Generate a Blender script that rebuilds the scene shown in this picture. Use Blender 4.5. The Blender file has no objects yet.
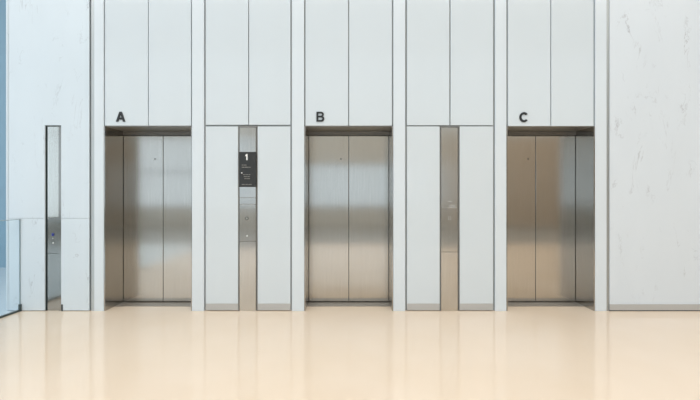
import bpy, bmesh, math
from mathutils import Vector

C = bpy.context.scene.collection
PXM = 78.0                      # photo pixels per metre on the elevator wall
CAM_D = 5.0                     # camera distance to that wall
FLOOR_PX = 311.0                # photo row where the wall meets the floor
CAM_H = (FLOOR_PX - 195.0) / PXM             # lens height
HALL_D = 13.0                   # depth of the lobby behind the camera
CEIL = 8.4
REC = 0.405                     # depth of the elevator recesses

def X(px): return (px - 350.0) / PXM
def Z(py): return (FLOOR_PX - py) / PXM

# ------------------------------------------------------------------ materials
def new_mat(name):
    m = bpy.data.materials.new(name)
    m.use_nodes = True
    nt = m.node_tree
    return m, nt, nt.nodes['Principled BSDF']

def plain(name, col, rough=0.5, metal=0.0, spec=0.5, coat=0.0):
    m, nt, p = new_mat(name)
    p.inputs['Base Color'].default_value = (*col, 1)
    p.inputs['Roughness'].default_value = rough
    p.inputs['Metallic'].default_value = metal
    p.inputs['Specular IOR Level'].default_value = spec
    p.inputs['Coat Weight'].default_value = coat
    p.inputs['Coat Roughness'].default_value = 0.05
    return m

def noise_mat(name, c1, c2, scale, rough, spec=0.5, stretch=(1, 1, 1), metal=0.0):
    m, nt, p = new_mat(name)
    N, L = nt.nodes, nt.links
    tc = N.new('ShaderNodeTexCoord'); mp = N.new('ShaderNodeMapping')
    mp.inputs['Scale'].default_value = stretch
    nz = N.new('ShaderNodeTexNoise'); nz.inputs['Scale'].default_value = scale
    nz.inputs['Detail'].default_value = 5
    rp = N.new('ShaderNodeValToRGB')
    rp.color_ramp.elements[0].position = 0.3; rp.color_ramp.elements[1].position = 0.7
    rp.color_ramp.elements[0].color = (*c1, 1); rp.color_ramp.elements[1].color = (*c2, 1)
    L.new(tc.outputs['Object'], mp.inputs['Vector']); L.new(mp.outputs[0], nz.inputs['Vector'])
    L.new(nz.outputs['Fac'], rp.inputs[0]); L.new(rp.outputs[0], p.inputs['Base Color'])
    p.inputs['Roughness'].default_value = rough
    p.inputs['Specular IOR Level'].default_value = spec
    p.inputs['Metallic'].default_value = metal
    return m

def steel_mat(name, col, rough=0.3, aniso=0.75):
    """Vertically brushed stainless steel: reflections smear across the grain."""
    m, nt, p = new_mat(name)
    N, L = nt.nodes, nt.links
    tc = N.new('ShaderNodeTexCoord'); mp = N.new('ShaderNodeMapping')
    mp.inputs['Scale'].default_value = (160, 160, 2.5)
    nz = N.new('ShaderNodeTexNoise'); nz.inputs['Scale'].default_value = 1.0
    nz.inputs['Detail'].default_value = 4
    L.new(tc.outputs['Object'], mp.inputs['Vector']); L.new(mp.outputs[0], nz.inputs['Vector'])
    mr = N.new('ShaderNodeMapRange')
    mr.inputs['To Min'].default_value = rough * 0.75; mr.inputs['To Max'].default_value = rough * 1.25
    L.new(nz.outputs['Fac'], mr.inputs['Value']); L.new(mr.outputs[0], p.inputs['Roughness'])
    mx = N.new('ShaderNodeMix'); mx.data_type = 'RGBA'
    mx.inputs[6].default_value = (*[c * 0.86 for c in col], 1)
    mx.inputs[7].default_value = (*[min(1, c * 1.13) for c in col], 1)
    L.new(nz.outputs['Fac'], mx.inputs[0]); L.new(mx.outputs[2], p.inputs['Base Color'])
    p.inputs['Metallic'].default_value = 1.0
    p.inputs['Anisotropic'].default_value = aniso
    ge = N.new('ShaderNodeNewGeometry'); vm = N.new('ShaderNodeVectorMath'); vm.operation = 'CROSS_PRODUCT'
    vm.inputs[1].default_value = (0, 0, 1)
    L.new(ge.outputs['True Normal'], vm.inputs[0]); L.new(vm.outputs[0], p.inputs['Tangent'])
    return m

def marble_mat(name, base, vein, seed, amount=0.5):
    """Pale marble: soft clouds plus short broken diagonal veins."""
    m, nt, p = new_mat(name)
    N, L = nt.nodes, nt.links
    tc = N.new('ShaderNodeTexCoord'); mp = N.new('ShaderNodeMapping')
    mp.inputs['Rotation'].default_value = (0, math.radians(-32), 0)
    mp.inputs['Location'].default_value = (seed, 0, seed * 0.7)
    mp.inputs['Scale'].default_value = (1.9, 1, 0.75)
    L.new(tc.outputs['Object'], mp.inputs['Vector'])
    n1 = N.new('ShaderNodeTexNoise'); n1.inputs['Scale'].default_value = 1.6
    n1.inputs['Detail'].default_value = 7; n1.inputs['Roughness'].default_value = 0.62
    n1.inputs['Distortion'].default_value = 0.6
    L.new(mp.outputs[0], n1.inputs['Vector'])
    sb = N.new('ShaderNodeMath'); sb.operation = 'SUBTRACT'; sb.inputs[1].default_value = 0.5
    ab = N.new('ShaderNodeMath'); ab.operation = 'ABSOLUTE'
    L.new(n1.outputs['Fac'], sb.inputs[0]); L.new(sb.outputs[0], ab.inputs[0])
    r1 = N.new('ShaderNodeMapRange'); r1.inputs['From Min'].default_value = 0.0
    r1.inputs['From Max'].default_value = 0.011; r1.inputs['To Min'].default_value = 1; r1.inputs['To Max'].default_value = 0
    L.new(ab.outputs[0], r1.inputs['Value'])
    n2 = N.new('ShaderNodeTexNoise'); n2.inputs['Scale'].default_value = 3.2; n2.inputs['Detail'].default_value = 3
    L.new(mp.outputs[0], n2.inputs['Vector'])
    r2 = N.new('ShaderNodeMapRange'); r2.inputs['From Min'].default_value = 0.51; r2.inputs['From Max'].default_value = 0.70
    L.new(n2.outputs['Fac'], r2.inputs['Value'])
    mu = N.new('ShaderNodeMath'); mu.operation = 'MULTIPLY'
    L.new(r1.outputs[0], mu.inputs[0]); L.new(r2.outputs[0], mu.inputs[1])
    ma = N.new('ShaderNodeMath'); ma.operation = 'MULTIPLY'; ma.inputs[1].default_value = amount
    L.new(mu.outputs[0], ma.inputs[0])
    n3 = N.new('ShaderNodeTexNoise'); n3.inputs['Scale'].default_value = 1.3; n3.inputs['Detail'].default_value = 4
    L.new(mp.outputs[0], n3.inputs['Vector'])
    m1 = N.new('ShaderNodeMix'); m1.data_type = 'RGBA'
    m1.inputs[6].default_value = (*[c * 0.955 for c in base], 1); m1.inputs[7].default_value = (*[min(1, c * 1.04) for c in base], 1)
    L.new(n3.outputs['Fac'], m1.inputs[0])
    m2 = N.new('ShaderNodeMix'); m2.data_type = 'RGBA'; m2.inputs[7].default_value = (*vein, 1)
    L.new(m1.outputs[2], m2.inputs[6]); L.new(ma.outputs[0], m2.inputs[0])
    L.new(m2.outputs[2], p.inputs['Base Color'])
    p.inputs['Roughness'].default_value = 0.3
    return m

def glass_mat(name, tint, gloss_rough=0.02):
    m = bpy.data.materials.new(name); m.use_nodes = True
    nt = m.node_tree; N, L = nt.nodes, nt.links
    N.remove(N['Principled BSDF'])
    out = N['Material Output']
    tr = N.new('ShaderNodeBsdfTransparent'); tr.inputs['Color'].default_value = (*tint, 1)
    gl = N.new('ShaderNodeBsdfGlossy'); gl.inputs['Roughness'].default_value = gloss_rough
    fr = N.new('ShaderNodeFresnel'); fr.inputs['IOR'].default_value = 1.3
    mx = N.new('ShaderNodeMixShader')
    ge = N.new('ShaderNodeNewGeometry'); inv = N.new('ShaderNodeMath'); inv.operation = 'SUBTRACT'; inv.inputs[0].default_value = 1.0
    mu = N.new('ShaderNodeMath'); mu.operation = 'MULTIPLY'
    L.new(ge.outputs['Backfacing'], inv.inputs[1]); L.new(inv.outputs[0], mu.inputs[0]); L.new(fr.outputs[0], mu.inputs[1])
    L.new(mu.outputs[0], mx.inputs[0]); L.new(tr.outputs[0], mx.inputs[1]); L.new(gl.outputs[0], mx.inputs[2])
    L.new(mx.outputs[0], out.inputs['Surface'])
    return m

M = {}
M['panel'] = plain('white_back_painted_glass', (0.65, 0.71, 0.75), 0.10, spec=0.45)
M['pilaster'] = plain('white_lacquered_metal', (0.69, 0.75, 0.795), 0.16, spec=0.45)
M['backing'] = plain('grey_backing', (0.40, 0.415, 0.415), 0.7)
M['gapdark'] = plain('dark_shadow_gap', (0.045, 0.05, 0.05), 0.6)
M['bead'] = plain('grey_aluminium_bead', (0.40, 0.42, 0.42), 0.4, metal=0.6)
M['steel'] = steel_mat('brushed_stainless_steel', (0.60, 0.578, 0.538), 0.155, 0.94)
M['steel_jamb'] = steel_mat('brushed_jamb_steel', (0.47, 0.46, 0.44), 0.18, 0.9)
M['steel_satin'] = steel_mat('satin_panel_steel', (0.60, 0.585, 0.555), 0.16, 0.88)
M['steel_dim'] = steel_mat('dull_panel_steel', (0.38, 0.375, 0.355), 0.17, 0.88)
M['steel_polished'] = steel_mat('polished_panel_steel', (0.74, 0.74, 0.70), 0.14, 0.5)
M['bead_light'] = plain('pale_aluminium_bead', (0.50, 0.53, 0.54), 0.3, metal=0.3)
M['kick'] = plain('grey_metal_kick_plate', (0.50, 0.50, 0.49), 0.4, metal=0.2)
M['sill'] = plain('ribbed_sill_metal', (0.40, 0.35, 0.30), 0.35, metal=0.6)
M['lining'] = plain('head_lining_steel', (0.33, 0.32, 0.30), 0.35, metal=0.9)
M['header'] = plain('dark_bronze_metal', (0.22, 0.21, 0.195), 0.4, metal=0.6)
M['black'] = plain('black_letter_enamel', (0.018, 0.02, 0.022), 0.45)
M['display'] = plain('black_display_glass', (0.03, 0.03, 0.028), 0.18)
M['white_print'] = plain('white_print', (0.85, 0.85, 0.83), 0.5)
M['grey_print'] = plain('grey_print', (0.22, 0.21, 0.19), 0.5)
M['blue_btn'] = plain('blue_button', (0.02, 0.03, 0.22), 0.3)
M['marble_l'] = marble_mat('pale_marble_left', (0.66, 0.735, 0.79), (0.36, 0.39, 0.42), 3.0, 0.75)
M['marble_r'] = marble_mat('pale_marble_right', (0.685, 0.74, 0.79), (0.36, 0.37, 0.40), 8.4, 0.75)
M['floor'] = noise_mat('polished_beige_stone', (0.855, 0.69, 0.525), (0.89, 0.735, 0.585), 0.9, 0.09, spec=0.6)
M['pale_floor'] = noise_mat('pale_landing_stone', (0.70, 0.76, 0.80), (0.74, 0.80, 0.84), 0.9, 0.2)
M['dark_floor'] = noise_mat('grey_stone_paving', (0.27, 0.26, 0.24), (0.32, 0.31, 0.285), 1.2, 0.3)
M['ceiling'] = plain('white_plaster', (0.82, 0.82, 0.80), 0.8)
M['timber'] = noise_mat('brown_timber_lining', (0.46, 0.36, 0.26), (0.54, 0.43, 0.32), 1.0, 0.5, stretch=(6, 6, 0.4))
M['hall_wall'] = plain('warm_grey_plaster', (0.60, 0.57, 0.515), 0.7)
M['blue_wall'] = plain('blue_grey_cladding', (0.26, 0.41, 0.52), 0.4)
M['glass_rail'] = glass_mat('clear_rail_glass', (0.95, 0.978, 0.99))
M['glass_edge'] = plain('green_glass_edge', (0.38, 0.47, 0.51), 0.2)
M['window_glass'] = glass_mat('window_glass', (0.95, 0.97, 0.98))
M['shoe'] = plain('dark_base_shoe', (0.05, 0.07, 0.07), 0.4)
M['frame_grey'] = plain('grey_slot_metal', (0.30, 0.295, 0.28), 0.45, metal=0.2)
M['mullion'] = plain('grey_mullion', (0.25, 0.26, 0.27), 0.4)

# ------------------------------------------------------------------ mesh helpers
def box(bm, x0, x1, y0, y1, z0, z1, bevel=0.0):
    vs = [bm.verts.new(v) for v in ((x0, y0, z0), (x1, y0, z0), (x1, y1, z0), (x0, y1, z0),
                                    (x0, y0, z1), (x1, y0, z1), (x1, y1, z1), (x0, y1, z1))]
    fs = [bm.faces.new([vs[i] for i in f]) for f in
          ((0, 3, 2, 1), (4, 5, 6, 7), (0, 1, 5, 4), (1, 2, 6, 5), (2, 3, 7, 6), (3, 0, 4, 7))]
    if bevel:
        es = {e for f in fs for e in f.edges}
        bmesh.ops.bevel(bm, geom=list(es), offset=bevel, segments=2, affect='EDGES', profile=0.5)

def disc(bm, x, y0, y1, z, r, seg=20):
    """Short cylinder along Y, front at y0."""
    a = [bm.verts.new((x + r * math.cos(t), y0, z + r * math.sin(t))) for t in (2 * math.pi * k / seg for k in range(seg))]
    b = [bm.verts.new((v.co.x, y1, v.co.z)) for v in a]
    bm.faces.new(list(reversed(a))[::-1]); bm.faces.new(list(reversed(b)))
    for k in range(seg):
        j = (k + 1) % seg
        bm.faces.new((a[k], b[k], b[j], a[j]))

def ring(bm, x, y0, y1, z, r0, r1, seg=24):
    L = []
    for r, y in ((r0, y1), (r0, y0), (r1, y0), (r1, y1)):
        L.append([bm.verts.new((x + r * math.cos(2 * math.pi * k / seg), y, z + r * math.sin(2 * math.pi * k / seg))) for k in range(seg)])
    for i in range(4):
        A, B = L[i], L[(i + 1) % 4]
        for k in range(seg):
            j = (k + 1) % seg
            bm.faces.new((A[k], A[j], B[j], B[k]))

def link(name, bm, m, parent=None, loc=None, label=None):
    bmesh.ops.recalc_face_normals(bm, faces=bm.faces[:])
    me = bpy.data.meshes.new(name); 
    if loc is not None:
        bmesh.ops.translate(bm, verts=bm.verts[:], vec=-Vector(loc))
    bm.to_mesh(me); bm.free()
    o = bpy.data.objects.new(name, me); C.objects.link(o)
    if m: me.materials.append(m)
    if parent is not None:
        o.parent = parent
        if loc is None: bmesh_off = parent.location
        if loc is None:
            me.transform(__import__('mathutils').Matrix.Translation(-parent.location))
    if loc is not None: o.location = loc
    if label: o['label'] = label
    return o

def boxes(name, lst, m, parent=None, bevel=0.0, loc=None, label=None):
    bm = bmesh.new()
    for b in lst: box(bm, *b, bevel=bevel)
    return link(name, bm, m, parent, loc, label)

def structure(o):
    o['kind'] = 'structure'; return o

def thing(name, label, cat, loc, group=None):
    o = bpy.data.objects.new(name, None); C.objects.link(o)
    o.empty_display_size = 0.2
    o.location = loc; o['label'] = label; o['category'] = cat; o['kind'] = 'thing'
    if group: o['group'] = group
    return o

def outline_mesh(name, loops, depth, m, parent=None, label=None, y=0.0):
    """Extruded flat shape from closed outlines (x, z); inner outlines become holes. Back face at y."""
    cu = bpy.data.curves.new(name, 'CURVE'); cu.dimensions = '2D'; cu.fill_mode = 'BOTH'
    cu.extrude = depth / 2
    for lp in loops:
        s = cu.splines.new('POLY'); s.points.add(len(lp) - 1)
        for q, (a, b) in zip(s.points, lp): q.co = (a, b, 0, 1)
        s.use_cyclic_u = True
    tmp = bpy.data.objects.new('tmp', cu); C.objects.link(tmp)
    bpy.context.view_layer.update()
    dg = bpy.context.evaluated_depsgraph_get()
    me = bpy.data.meshes.new_from_object(tmp.evaluated_get(dg))
    bpy.data.objects.remove(tmp)
    bm = bmesh.new(); bm.from_mesh(me); bpy.data.meshes.remove(me)
    for v in bm.verts:
        x, z, d = v.co.x, v.co.y, v.co.z
        v.co = (x, y - depth / 2 - d, z)
    bmesh.ops.remove_doubles(bm, verts=bm.verts[:], dist=1e-5)
    return link(name, bm, m, parent, None, label)

def arc(cx, cz, rx, rz, a0, a1, n=14):
    return [(cx + rx * math.cos(math.radians(a0 + (a1 - a0) * k / n)), cz + rz * math.sin(math.radians(a0 + (a1 - a0) * k / n))) for k in range(n + 1)]

# ------------------------------------------------------------------ the room shell
XL, XR = -13.0, 13.0
WL = X(6.3) + 0.03                     # free end of the marble wall on the left
YB = -HALL_D
Y_DARK = -6.0                   # the beige stone gives way to grey paving behind the camera
GX = X(21.0)                    # glass rail line: pale stone landing beyond it
structure(boxes('floor', [(GX, XR, Y_DARK, 3.2, -0.12, 0.0)], M['floor']))
structure(boxes('floor_landing', [(XL, GX, Y_DARK, 3.2, -0.12, 0.0)], M['pale_floor']))
structure(boxes('floor_lobby', [(XL, XR, YB, Y_DARK, -0.12, 0.0)], M['dark_floor']))
structure(boxes('ceiling', [(XL, XR, YB, 3.2, CEIL, CEIL + 0.15)], M['ceiling']))
structure(boxes('wall_far', [(XL, WL + 1.2, 3.0, 3.2, 0, CEIL)], M['blue_wall']))
structure(boxes('wall_side_right', [(XR, XR + 0.2, YB, 3.2, 0, CEIL)], M['hall_wall']))

# elevator wall: grey backing with the three openings
Z_OPEN = Z(126.3)
OPEN = [(104.0, 192.0, 'A'), (304.4, 393.0, 'B'), (506.6, 594.8, 'C')]
x_gapL, x_gapR = X(89.6), X(609.6)
bk = []   # the three openings stay clear from floor to head
Y0, Y1 = 0.03, 0.10
edges = [x_gapL]
for a, b, _ in OPEN: edges += [X(a) - 0.003, X(b) + 0.003]
edges.append(x_gapR)
for i in range(0, len(edges), 2):
    bk.append((edges[i], edges[i + 1], Y0, Y1, 0, CEIL))
for a, b, _ in OPEN:
    bk.append((X(a) - 0.003, X(b) + 0.003, Y0, Y1, Z_OPEN + 0.024, CEIL))
wall = structure(boxes('wall_back', bk, M['backing']))

# pairs of white panels over every bay
def panel(x0, x1, ztop, zbot, m='panel', y=0.0):
    return boxes('wall_panel', [(X(x0), X(x1), y, 0.03, max(Z(zbot), 0.0), ztop)], M[m], wall, bevel=0.002)
for a, s0, s1, b, zb in ((105.0, 147.9, 148.7, 190.9, 125.6), (205.7, 248.2, 249.1, 290.4, 124.8),
                         (305.5, 348.2, 349.1, 391.9, 125.6), (407.0, 449.4, 450.6, 493.1, 125.2),
                         (508.0, 550.4, 551.3, 593.6, 126.0)):
    panel(a, s0, CEIL, zb); panel(s1, b, CEIL, zb)
# lower panels with metal kick plates, either side of the call panels
for a, b in ((205.7, 238.0), (257.6, 290.4), (407.0, 439.7), (459.7, 493.1)):
    panel(a, b, Z(126.4), 303.7)
    boxes('kick_plate', [(X(a), X(b), 0.003, 0.03, Z(310.2), Z(303.7))], M['kick'], wall)
# thin grey bead beside the right marble
boxes('edge_bead', [(X(606.6), X(609.2), 0.004, 0.03, 0, CEIL)], M['bead'], wall)
boxes('shadow_gap', [(X(89.2), X(91.2), 0.022, 0.03, 0, CEIL)], M['gapdark'], wall)

boxes('edge_bead', [(X(91.2), X(94.2), 0.0, 0.03, 0, CEIL)], M['bead_light'], wall)
# full-height white pilasters
for i, (a, b) in enumerate(((94.4, 103.9), (192.1, 204.1), (291.9, 304.2), (393.3, 405.2), (495.0, 506.3), (595.0, 606.4))):
    structure(boxes('trim_%d' % (i + 1), [(X(a), X(b), -0.006, 0.03, 0, CEIL)], M['pilaster'], bevel=0.004))

# marble wall on the left, slabs jointed at rail height, slot for the steel call panel
S0, S1, ST = X(45.0), X(61.4), Z(125.3)
J = Z(218.2)
T = 0.35
wl = structure(boxes('wall_left', [(WL, X(89.4), 0.045, T, 0, CEIL)], M['gapdark']))
g = 0.0016
boxes('marble_slab', [(WL - 0.004, S0, -0.004, 0.045, J + g, CEIL), (S1, X(89.4), -0.004, 0.045, J + g, CEIL), (S0, S1, -0.004, 0.045, ST, CEIL)], M['marble_l'], wl)
boxes('marble_slab', [(WL - 0.004, S0, -0.004, 0.045, 0.008, J - g), (S1, X(89.4), -0.004, 0.045, 0.008, J - g)], M['marble_l'], wl)
boxes('end_slab', [(WL - 0.03, WL, -0.004, T, 0.008, CEIL)], M['marble_l'], wl)
boxes('base_notch', [(X(61.5), X(63.2), -0.006, 0.002, 0.0, Z(304.3))], M['gapdark'], wl)
# marble wall on the right with a grey baseboard
wr = structure(boxes('wall_right', [(X(609.6), XR, 0.0, T, 0, CEIL)], M['marble_r']))
structure(boxes('baseboard_right', [(X(609.2), XR, -0.008, 0.0, 0.012, Z(304.2))], M['kick']))
boxes('shadow_line', [(X(609.2), XR, -0.003, 0.0, 0.0, 0.012)], M['gapdark'], wr)

# ------------------------------------------------------------------ elevators
k = CAM_D / (CAM_D + REC)
SPOT = {'A': 155.0, 'B': 341.0, 'C': 528.0}
LAB = {'A': 'brushed steel elevator doors under the black letter A next to the left marble wall',
       'B': 'brushed steel elevator doors under the black letter B between the two steel call panels',
       'C': 'brushed steel elevator doors under the black letter C next to the right marble wall'}
for a, b, let in OPEN:
    x0, x1 = X(a), X(b); xc = (x0 + x1) / 2
    t = thing('elevator_doorway', LAB[let], 'elevator', (xc, 0, 0), 'elevators in the lobby wall')
    th = 0.013
    boxes('jamb', [(x0, x0 + th, 0.0, REC + 0.06, 0, Z_OPEN)], M['steel_jamb'], t)
    boxes('jamb', [(x1 - th, x1, 0.0, REC + 0.06, 0, Z_OPEN)], M['steel_jamb'], t)
    boxes('head_lining', [(x0, x1, 0.034, REC + 0.06, Z_OPEN, Z_OPEN + 0.02)], M['lining'], t)
    zt = CAM_H + (195 - 135.6) / k / PXM
    boxes('transom', [(x0 + th, x1 - th, REC - 0.01, REC + 0.06, zt, Z_OPEN)], M['header'], t)
    boxes('sill', [(x0 + th, x1 - th, 0.2, REC + 0.06, 0.0, 0.004)], M['sill'], t)
    ds, gap = 0.004, 0.003
    zlo = 0.016
    for s, (u0, u1) in enumerate(((x0 + th + ds, xc - gap), (xc + gap, x1 - th - ds))):
        d = boxes('door_leaf', [(u0, u1, REC, REC + 0.035, zlo, zt - 0.006)], M['steel'], t, bevel=0.003)
        if s == 0:
            bm = bmesh.new()
            kx = (SPOT[let] - 350) / k / PXM; kz = CAM_H + (195 - 159.0) / k / PXM
            disc(bm, kx, REC - 0.003, REC + 0.002, kz, 0.009)
            ko = link('keyhole', bm, M['gapdark'], t)
            ko.parent = d; ko.matrix_parent_inverse.identity()
            ko.location = (0, 0, 0); ko.data.transform(__import__('mathutils').Matrix.Translation(t.location - d.location - t.location))
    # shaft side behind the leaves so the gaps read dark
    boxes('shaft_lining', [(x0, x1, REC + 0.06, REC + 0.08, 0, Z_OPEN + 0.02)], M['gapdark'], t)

# ------------------------------------------------------------------ letters
def letter(name, loops, px0, py0, w, h, label):
    ls = [[(X(px0) + u * w / PXM, Z(py0) + v * h / PXM) for u, v in lp] for lp in loops]
    cx = X(px0) + w / PXM / 2
    o = outline_mesh(name, ls, 0.012, M['black'], y=0.0)
    o.data.transform(__import__('mathutils').Matrix.Translation((-cx, 0, -Z(py0))))
    o.location = (cx, 0, Z(py0))
    o['label'] = label; o['category'] = 'letter'; o['group'] = 'elevator letters'; o['kind'] = 'thing'
    return o
A_ = [[(0, 0), (.235, 0), (.315, .225), (.685, .225), (.765, 0), (1, 0), (.625, 1), (.375, 1)],
      [(.38, .40), (.50, .755), (.62, .40)]]
B_ = [[(0, 0), (.58, 0)] + arc(.62, .29, .38, .29, -80, 62) + arc(.58, .745, .355, .255, -38, 88) + [(0, 1)],
      [(.235, .165), (.235, .435), (.55, .435)] + arc(.58, .30, .17, .135, 80, -80, 8) + [(.55, .165)],
      [(.235, .60), (.235, .835), (.53, .835)] + arc(.54, .7175, .16, .1175, 80, -80, 8) + [(.53, .60)]]
C_ = [arc(.51, .5, .51, .5, 38, 322, 30) + arc(.51, .5, .28, .30, 318, 42, 26)]
letter('letter_sign', A_, 116.3, 121.7, 9.2, 9.8, 'black letter A on the white panel over the elevator')
letter('letter_sign', B_, 316.5, 121.7, 7.9, 9.8, 'black letter B on the white panel over the elevator')
letter('letter_sign', C_, 519.2, 122.3, 8.9, 10.0, 'black letter C on the white panel over the elevator')

# ------------------------------------------------------------------ call panels
def call_panel(label, x0, x1, top, bot, y, seams, mats, rim_l=0.02, rim_r=0.02, depth=0.03, frame='frame_grey'):
    """Tall steel strip in a dark slot; seams split it into face plates."""
    t = thing('call_panel', label, 'call panel', ((X(x0) + X(x1)) / 2, 0, 0), 'steel call panels')
    a, b, zt, zb = X(x0), X(x1), Z(top), Z(bot)
    boxes('frame', [(a, a + 0.006, y - 0.002, depth, zb, zt), 
                    (a, b, y - 0.002, depth, zt - 0.010, zt), (a, b, depth - 0.004, depth, zb, zt)], M[frame], t)
    boxes('frame_side', [(b - 0.006, b, y - 0.002, depth, zb, zt)], M['frame_grey'], t)
    zs = [top + 1.0] + list(seams) + [bot]
    plates = []
    for i in range(len(zs) - 1):
        plates.append(boxes('face_plate', [(a + rim_l, b - rim_r, y, depth - 0.004, Z(zs[i + 1]) + 0.0018, Z(zs[i]) - 0.0018)], M[mats[i]], t, bevel=0.0015))
    return t, plates

def round_button(px, py, r, y, m, t, ringed=True):
    bm = bmesh.new(); disc(bm, X(px), y - 0.004, y + 0.001, Z(py), r)
    o = link('button', bm, M[m], t)
    if ringed:
        bm = bmesh.new(); ring(bm, X(px), y - 0.005, y + 0.001, Z(py), r * 1.1, r * 1.6)
        q = link('button_ring', bm, M['gapdark'], t)
        q.parent = o
    return o

# in the left marble wall
t, pl = call_panel('narrow steel call panel with blue button set into the pale marble wall', 45.0, 61.4, 125.3, 311, 0.012,
                   (217.6, 253.5), ('steel_polished', 'steel_dim', 'steel_dim'), 0.023, 0.042, 0.045, 'shoe')
boxes('edge_strip', [(X(58.4), X(61.2), 0.002, 0.014, 0, Z(126.4))], M['steel_dim'], t)
boxes('button', [(X(51.2), X(53.4), 0.007, 0.013, Z(235.9), Z(233.3))], M['blue_btn'], t, label='blue square button')
round_button(52.4, 238.4, 0.009, 0.012, 'steel_polished', t, False)
round_button(52.5, 243.0, 0.007, 0.012, 'white_print', t, False)

# between A and B, with the floor display
t, pl = call_panel('steel call panel with black floor display showing 1 between elevators A and B', 238.3, 257.3, 126.2, 311, 0.004,
                   (197.8, 204.3, 241.5), ('steel_satin', 'steel_satin', 'steel_satin', 'steel_satin'), 0.014, 0.020)
round_button(246.8, 218.4, 0.013, 0.004, 'steel_polished', t)
round_button(247.0, 235.9, 0.009, 0.004, 'white_print', t, False)
d = boxes('floor_display', [(X(239.4), X(256.4), -0.022, 0.004, Z(187.0), Z(152.0))], M['display'], t, bevel=0.002, label='black floor display with white 1')
yd = -0.022
def on_display(o):
    o.parent = d
one = [[(X(u), Z(v)) for u, v in ((246.7, 160.3), (248.0, 160.3), (248.0, 154.1), (247.1, 154.1), (245.7, 155.4), (245.7, 156.6), (246.7, 156.0))]]
on_display(outline_mesh('numeral', one, 0.003, M['white_print'], t, y=yd + 0.001))
def dashes(name, rows, m):
    bm = bmesh.new()
    for x, w, py, h in rows:
        box(bm, X(x), X(x + w), yd - 0.001, yd + 0.001, Z(py + h), Z(py))
    on_display(link(name, bm, M[m], t))
dashes('caption', [(242.2, 1.7, 164.8, .7), (244.3, 2.6, 164.8, .7), (242.2, 2.6, 167.0, .7), (245.2, 3.9, 167.0, .7), (249.6, 1.4, 167.0, .7)], 'grey_print')
dashes('notice', [(243.6, 1.8, 174.4, .6), (245.8, 3.0, 174.4, .6), (249.2, 1.6, 174.4, .6), (244.2, 3.1, 176.4, .6), (247.8, 2.6, 176.4, .6), (244.8, 1.6, 178.4, .6), (246.9, 3.6, 178.4, .6)], 'grey_print')
dashes('footer', [(242.2, 3.0, 184.2, .6), (246.0, 2.2, 184.2, .6), (248.8, 3.4, 184.2, .6)], 'grey_print')
bm = bmesh.new(); disc(bm, X(242.3), yd - 0.0015, yd + 0.001, Z(173.0), 0.008); on_display(link('icon', bm, M['white_print'], t))

# between B and C, no display
t, pl = call_panel('plain steel call panel without a display between elevators B and C', 440.0, 459.4, 126.6, 311, 0.004,
                   (207.5, 252.0), ('steel_satin', 'steel_satin', 'steel_satin'), 0.016, 0.021)
for zz in (201.2, 205.0, 206.6):
    bm = bmesh.new()
    box(bm, X(448.0 if zz < 203 else 449.0), X(451.8 if zz < 203 else 455.5), 0.002, 0.005, Z(zz + .45), Z(zz))
    link('engraved_line', bm, M['kick'], t)
for zz in (217.0, 219.2):
    for xx in (448.6, 450.6):
        bm = bmesh.new(); disc(bm, X(xx), 0.001, 0.005, Z(zz), 0.006); link('screw', bm, M['kick'], t)
round_button(449.7, 236.8, 0.008, 0.004, 'steel_polished', t, False)

# ------------------------------------------------------------------ glass rail on the left
gx = GX
t = thing('glass_railing', 'clear glass railing panel with dark base rail against the left marble wall', 'railing', (gx, 0, 0))
boxes('glass_pane', [(gx - 0.012, gx, -2.2, -0.012, 0.02, Z(219.6))], M['glass_rail'], t)
boxes('glass_edge', [(gx - 0.013, gx + 0.001, -0.012, -0.006, 0.02, Z(219.6))], M['glass_edge'], t)
boxes('top_cap', [(gx - 0.014, gx + 0.002, -2.2, -0.006, Z(219.6), Z(218.9))], M['glass_edge'], t)
boxes('base_rail', [(gx - 0.02, gx + 0.008, -2.2, -0.006, 0.0, 0.022)], M['shoe'], t)
boxes('clamp', [(gx - 0.016, gx + 0.014, -0.022, -0.005, 0.0, Z(304.0))], M['shoe'], t)

# ------------------------------------------------------------------ the lobby behind the camera (lights the wall, shows in the steel)
def glazing(n, x0, x1, z0, z1, y, cols, rows=1, axis='x'):
    fr, gl = [], []
    w = (x1 - x0) / cols
    def put(lst, a, b, c0, c1, z_0, z_1):
        lst.append((a, b, c0, c1, z_0, z_1) if axis == 'x' else (c0, c1, a, b, z_0, z_1))
    for i in range(cols + 1):
        put(fr, x0 + i * w - 0.04, x0 + i * w + 0.04, y, y + 0.12, z0, z1)
    for j in range(rows + 1):
        zz = z0 + (z1 - z0) * j / rows
        put(fr, x0 - 0.04, x1 + 0.04, y + 0.005, y + 0.115, zz - 0.04, zz + 0.04)
    put(gl, x0, x1, y + 0.05, y + 0.06, z0, z1)
    o = structure(boxes('window_%d' % n, fr, M['mullion']))
    boxes('pane', gl, M['window_glass'], o)
    ld = bpy.data.lights.new('daylight_portal', 'AREA'); ld.shape = 'RECTANGLE'
    lo = bpy.data.objects.new('daylight_portal', ld); C.objects.link(lo)
    ld.size, ld.size_y = x1 - x0, z1 - z0; ld.cycles.is_portal = True
    if axis == 'x':
        lo.location = ((x0 + x1) / 2, y + 0.13, (z0 + z1) / 2); lo.rotation_euler = (math.radians(90), 0, 0)
    else:
        lo.location = (y + 0.13, (x0 + x1) / 2, (z0 + z1) / 2); lo.rotation_euler = (math.radians(90), 0, math.radians(-90))
    return o

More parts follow.
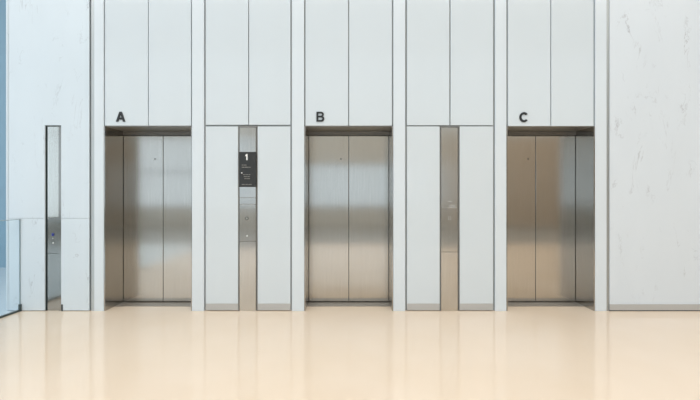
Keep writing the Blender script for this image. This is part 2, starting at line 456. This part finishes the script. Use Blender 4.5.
WT = 4.3                        # head of the lower windows
UT = 8.1                        # head of the upper glazing, added out of view to light the wall
yb0, yb1 = YB - 0.2, YB
fr = [(XL, XR, yb0, yb1, UT, CEIL), (XL, XR, yb0, yb1, WT, WT + 0.5), (XL, 5.0, yb0, yb1, 0, 0.9)]
fr += [(XL, -12.6, yb0, yb1, 0.9, WT), (-3.9, -3.4, yb0, yb1, 0.9, WT), (3.6, 5.0, yb0, yb1, 0.9, WT), (-3.4, 3.6, yb0, yb1, 3.0, WT)]
wf = structure(boxes('wall_front', fr, M['hall_wall']))
boxes('timber_lining', [(5.0, XR, yb0, yb1, 0, WT)], M['timber'], wf)
glazing(1, -12.6, -3.9, 0.9, WT, YB - 0.16, 7, 2)
glazing(2, -3.4, 3.6, 0.9, 3.0, YB - 0.16, 5, 1)
glazing(4, XL, XR, WT + 0.5, UT, YB - 0.16, 16, 1)  # added unseen clerestory: extra frontal daylight for the elevator wall
structure(boxes('wall_side_left', [(XL - 0.2, XL, YB, 3.2, 0, 0.3), (XL - 0.2, XL, YB, 3.2, UT, CEIL)], M['hall_wall']))
glazing(3, YB, 3.0, 0.3, UT, XL - 0.16, 10, 2, axis='y')

# ceiling luminaires: long lamps set in slim housings
def lamp_strip(x, y, sx, sy, power, col):
    structure(boxes('ceiling_light_housing', [(x - sx / 2 - .05, x + sx / 2 + .05, y - sy / 2 - .05, y + sy / 2 + .05, CEIL - 0.05, CEIL)], M['ceiling']))
    ld = bpy.data.lights.new('ceiling_lamp', 'AREA'); ld.shape = 'RECTANGLE'
    ld.size, ld.size_y = sx, sy; ld.energy = power; ld.color = col
    lo = bpy.data.objects.new('ceiling_lamp', ld); C.objects.link(lo)
    lo.location = (x, y, CEIL - 0.055)
LAMP_W = 590
for yy in (-5.0, -8.0):
    lamp_strip(0.0, yy, 24.0, 0.8, LAMP_W, (1.0, 0.985, 0.96))

# ------------------------------------------------------------------ sky: overcast, brighter towards the zenith
w = bpy.data.worlds.new('sky'); bpy.context.scene.world = w; w.use_nodes = True
N, L = w.node_tree.nodes, w.node_tree.links
bg = N['Background']
tc = N.new('ShaderNodeTexCoord'); sp = N.new('ShaderNodeSeparateXYZ'); mr = N.new('ShaderNodeMapRange')
L.new(tc.outputs['Generated'], sp.inputs[0]); L.new(sp.outputs['Z'], mr.inputs['Value'])
mr.inputs['From Min'].default_value = 0.12; mr.inputs['From Max'].default_value = 0.42
mr.inputs['To Min'].default_value = 1.15; mr.inputs['To Max'].default_value = 1.3
bg.inputs['Color'].default_value = (0.84, 0.93, 1.0, 1)
mz = N.new('ShaderNodeMapRange'); L.new(sp.outputs['X'], mz.inputs['Value'])
mz.inputs['From Min'].default_value = -0.3; mz.inputs['From Max'].default_value = -0.9
mz.inputs['To Min'].default_value = 1.0; mz.inputs['To Max'].default_value = 1.3
mm = N.new('ShaderNodeMath'); mm.operation = 'MULTIPLY'
L.new(mr.outputs[0], mm.inputs[0]); L.new(mz.outputs[0], mm.inputs[1])
L.new(mm.outputs[0], bg.inputs['Strength'])

# ------------------------------------------------------------------ camera
cd = bpy.data.cameras.new('camera'); co = bpy.data.objects.new('camera', cd); C.objects.link(co)
cd.sensor_width = 36; cd.sensor_fit = 'HORIZONTAL'
cd.lens = 36 * PXM * CAM_D / 700.0
cd.shift_y = -5.0 / 700.0
co.location = (0, -CAM_D, CAM_H); co.rotation_euler = (math.radians(90), 0, 0)
sc = bpy.context.scene
sc.camera = co
sc.view_settings.view_transform = 'Standard'; sc.view_settings.look = 'None'
sc.view_settings.gamma = 1.0; sc.view_settings.use_curve_mapping = False
sc.view_settings.exposure = 0.0
sc.cycles.use_denoising = True
sc.cycles.max_bounces = 10; sc.cycles.diffuse_bounces = 5; sc.cycles.glossy_bounces = 5; sc.cycles.transparent_max_bounces = 12
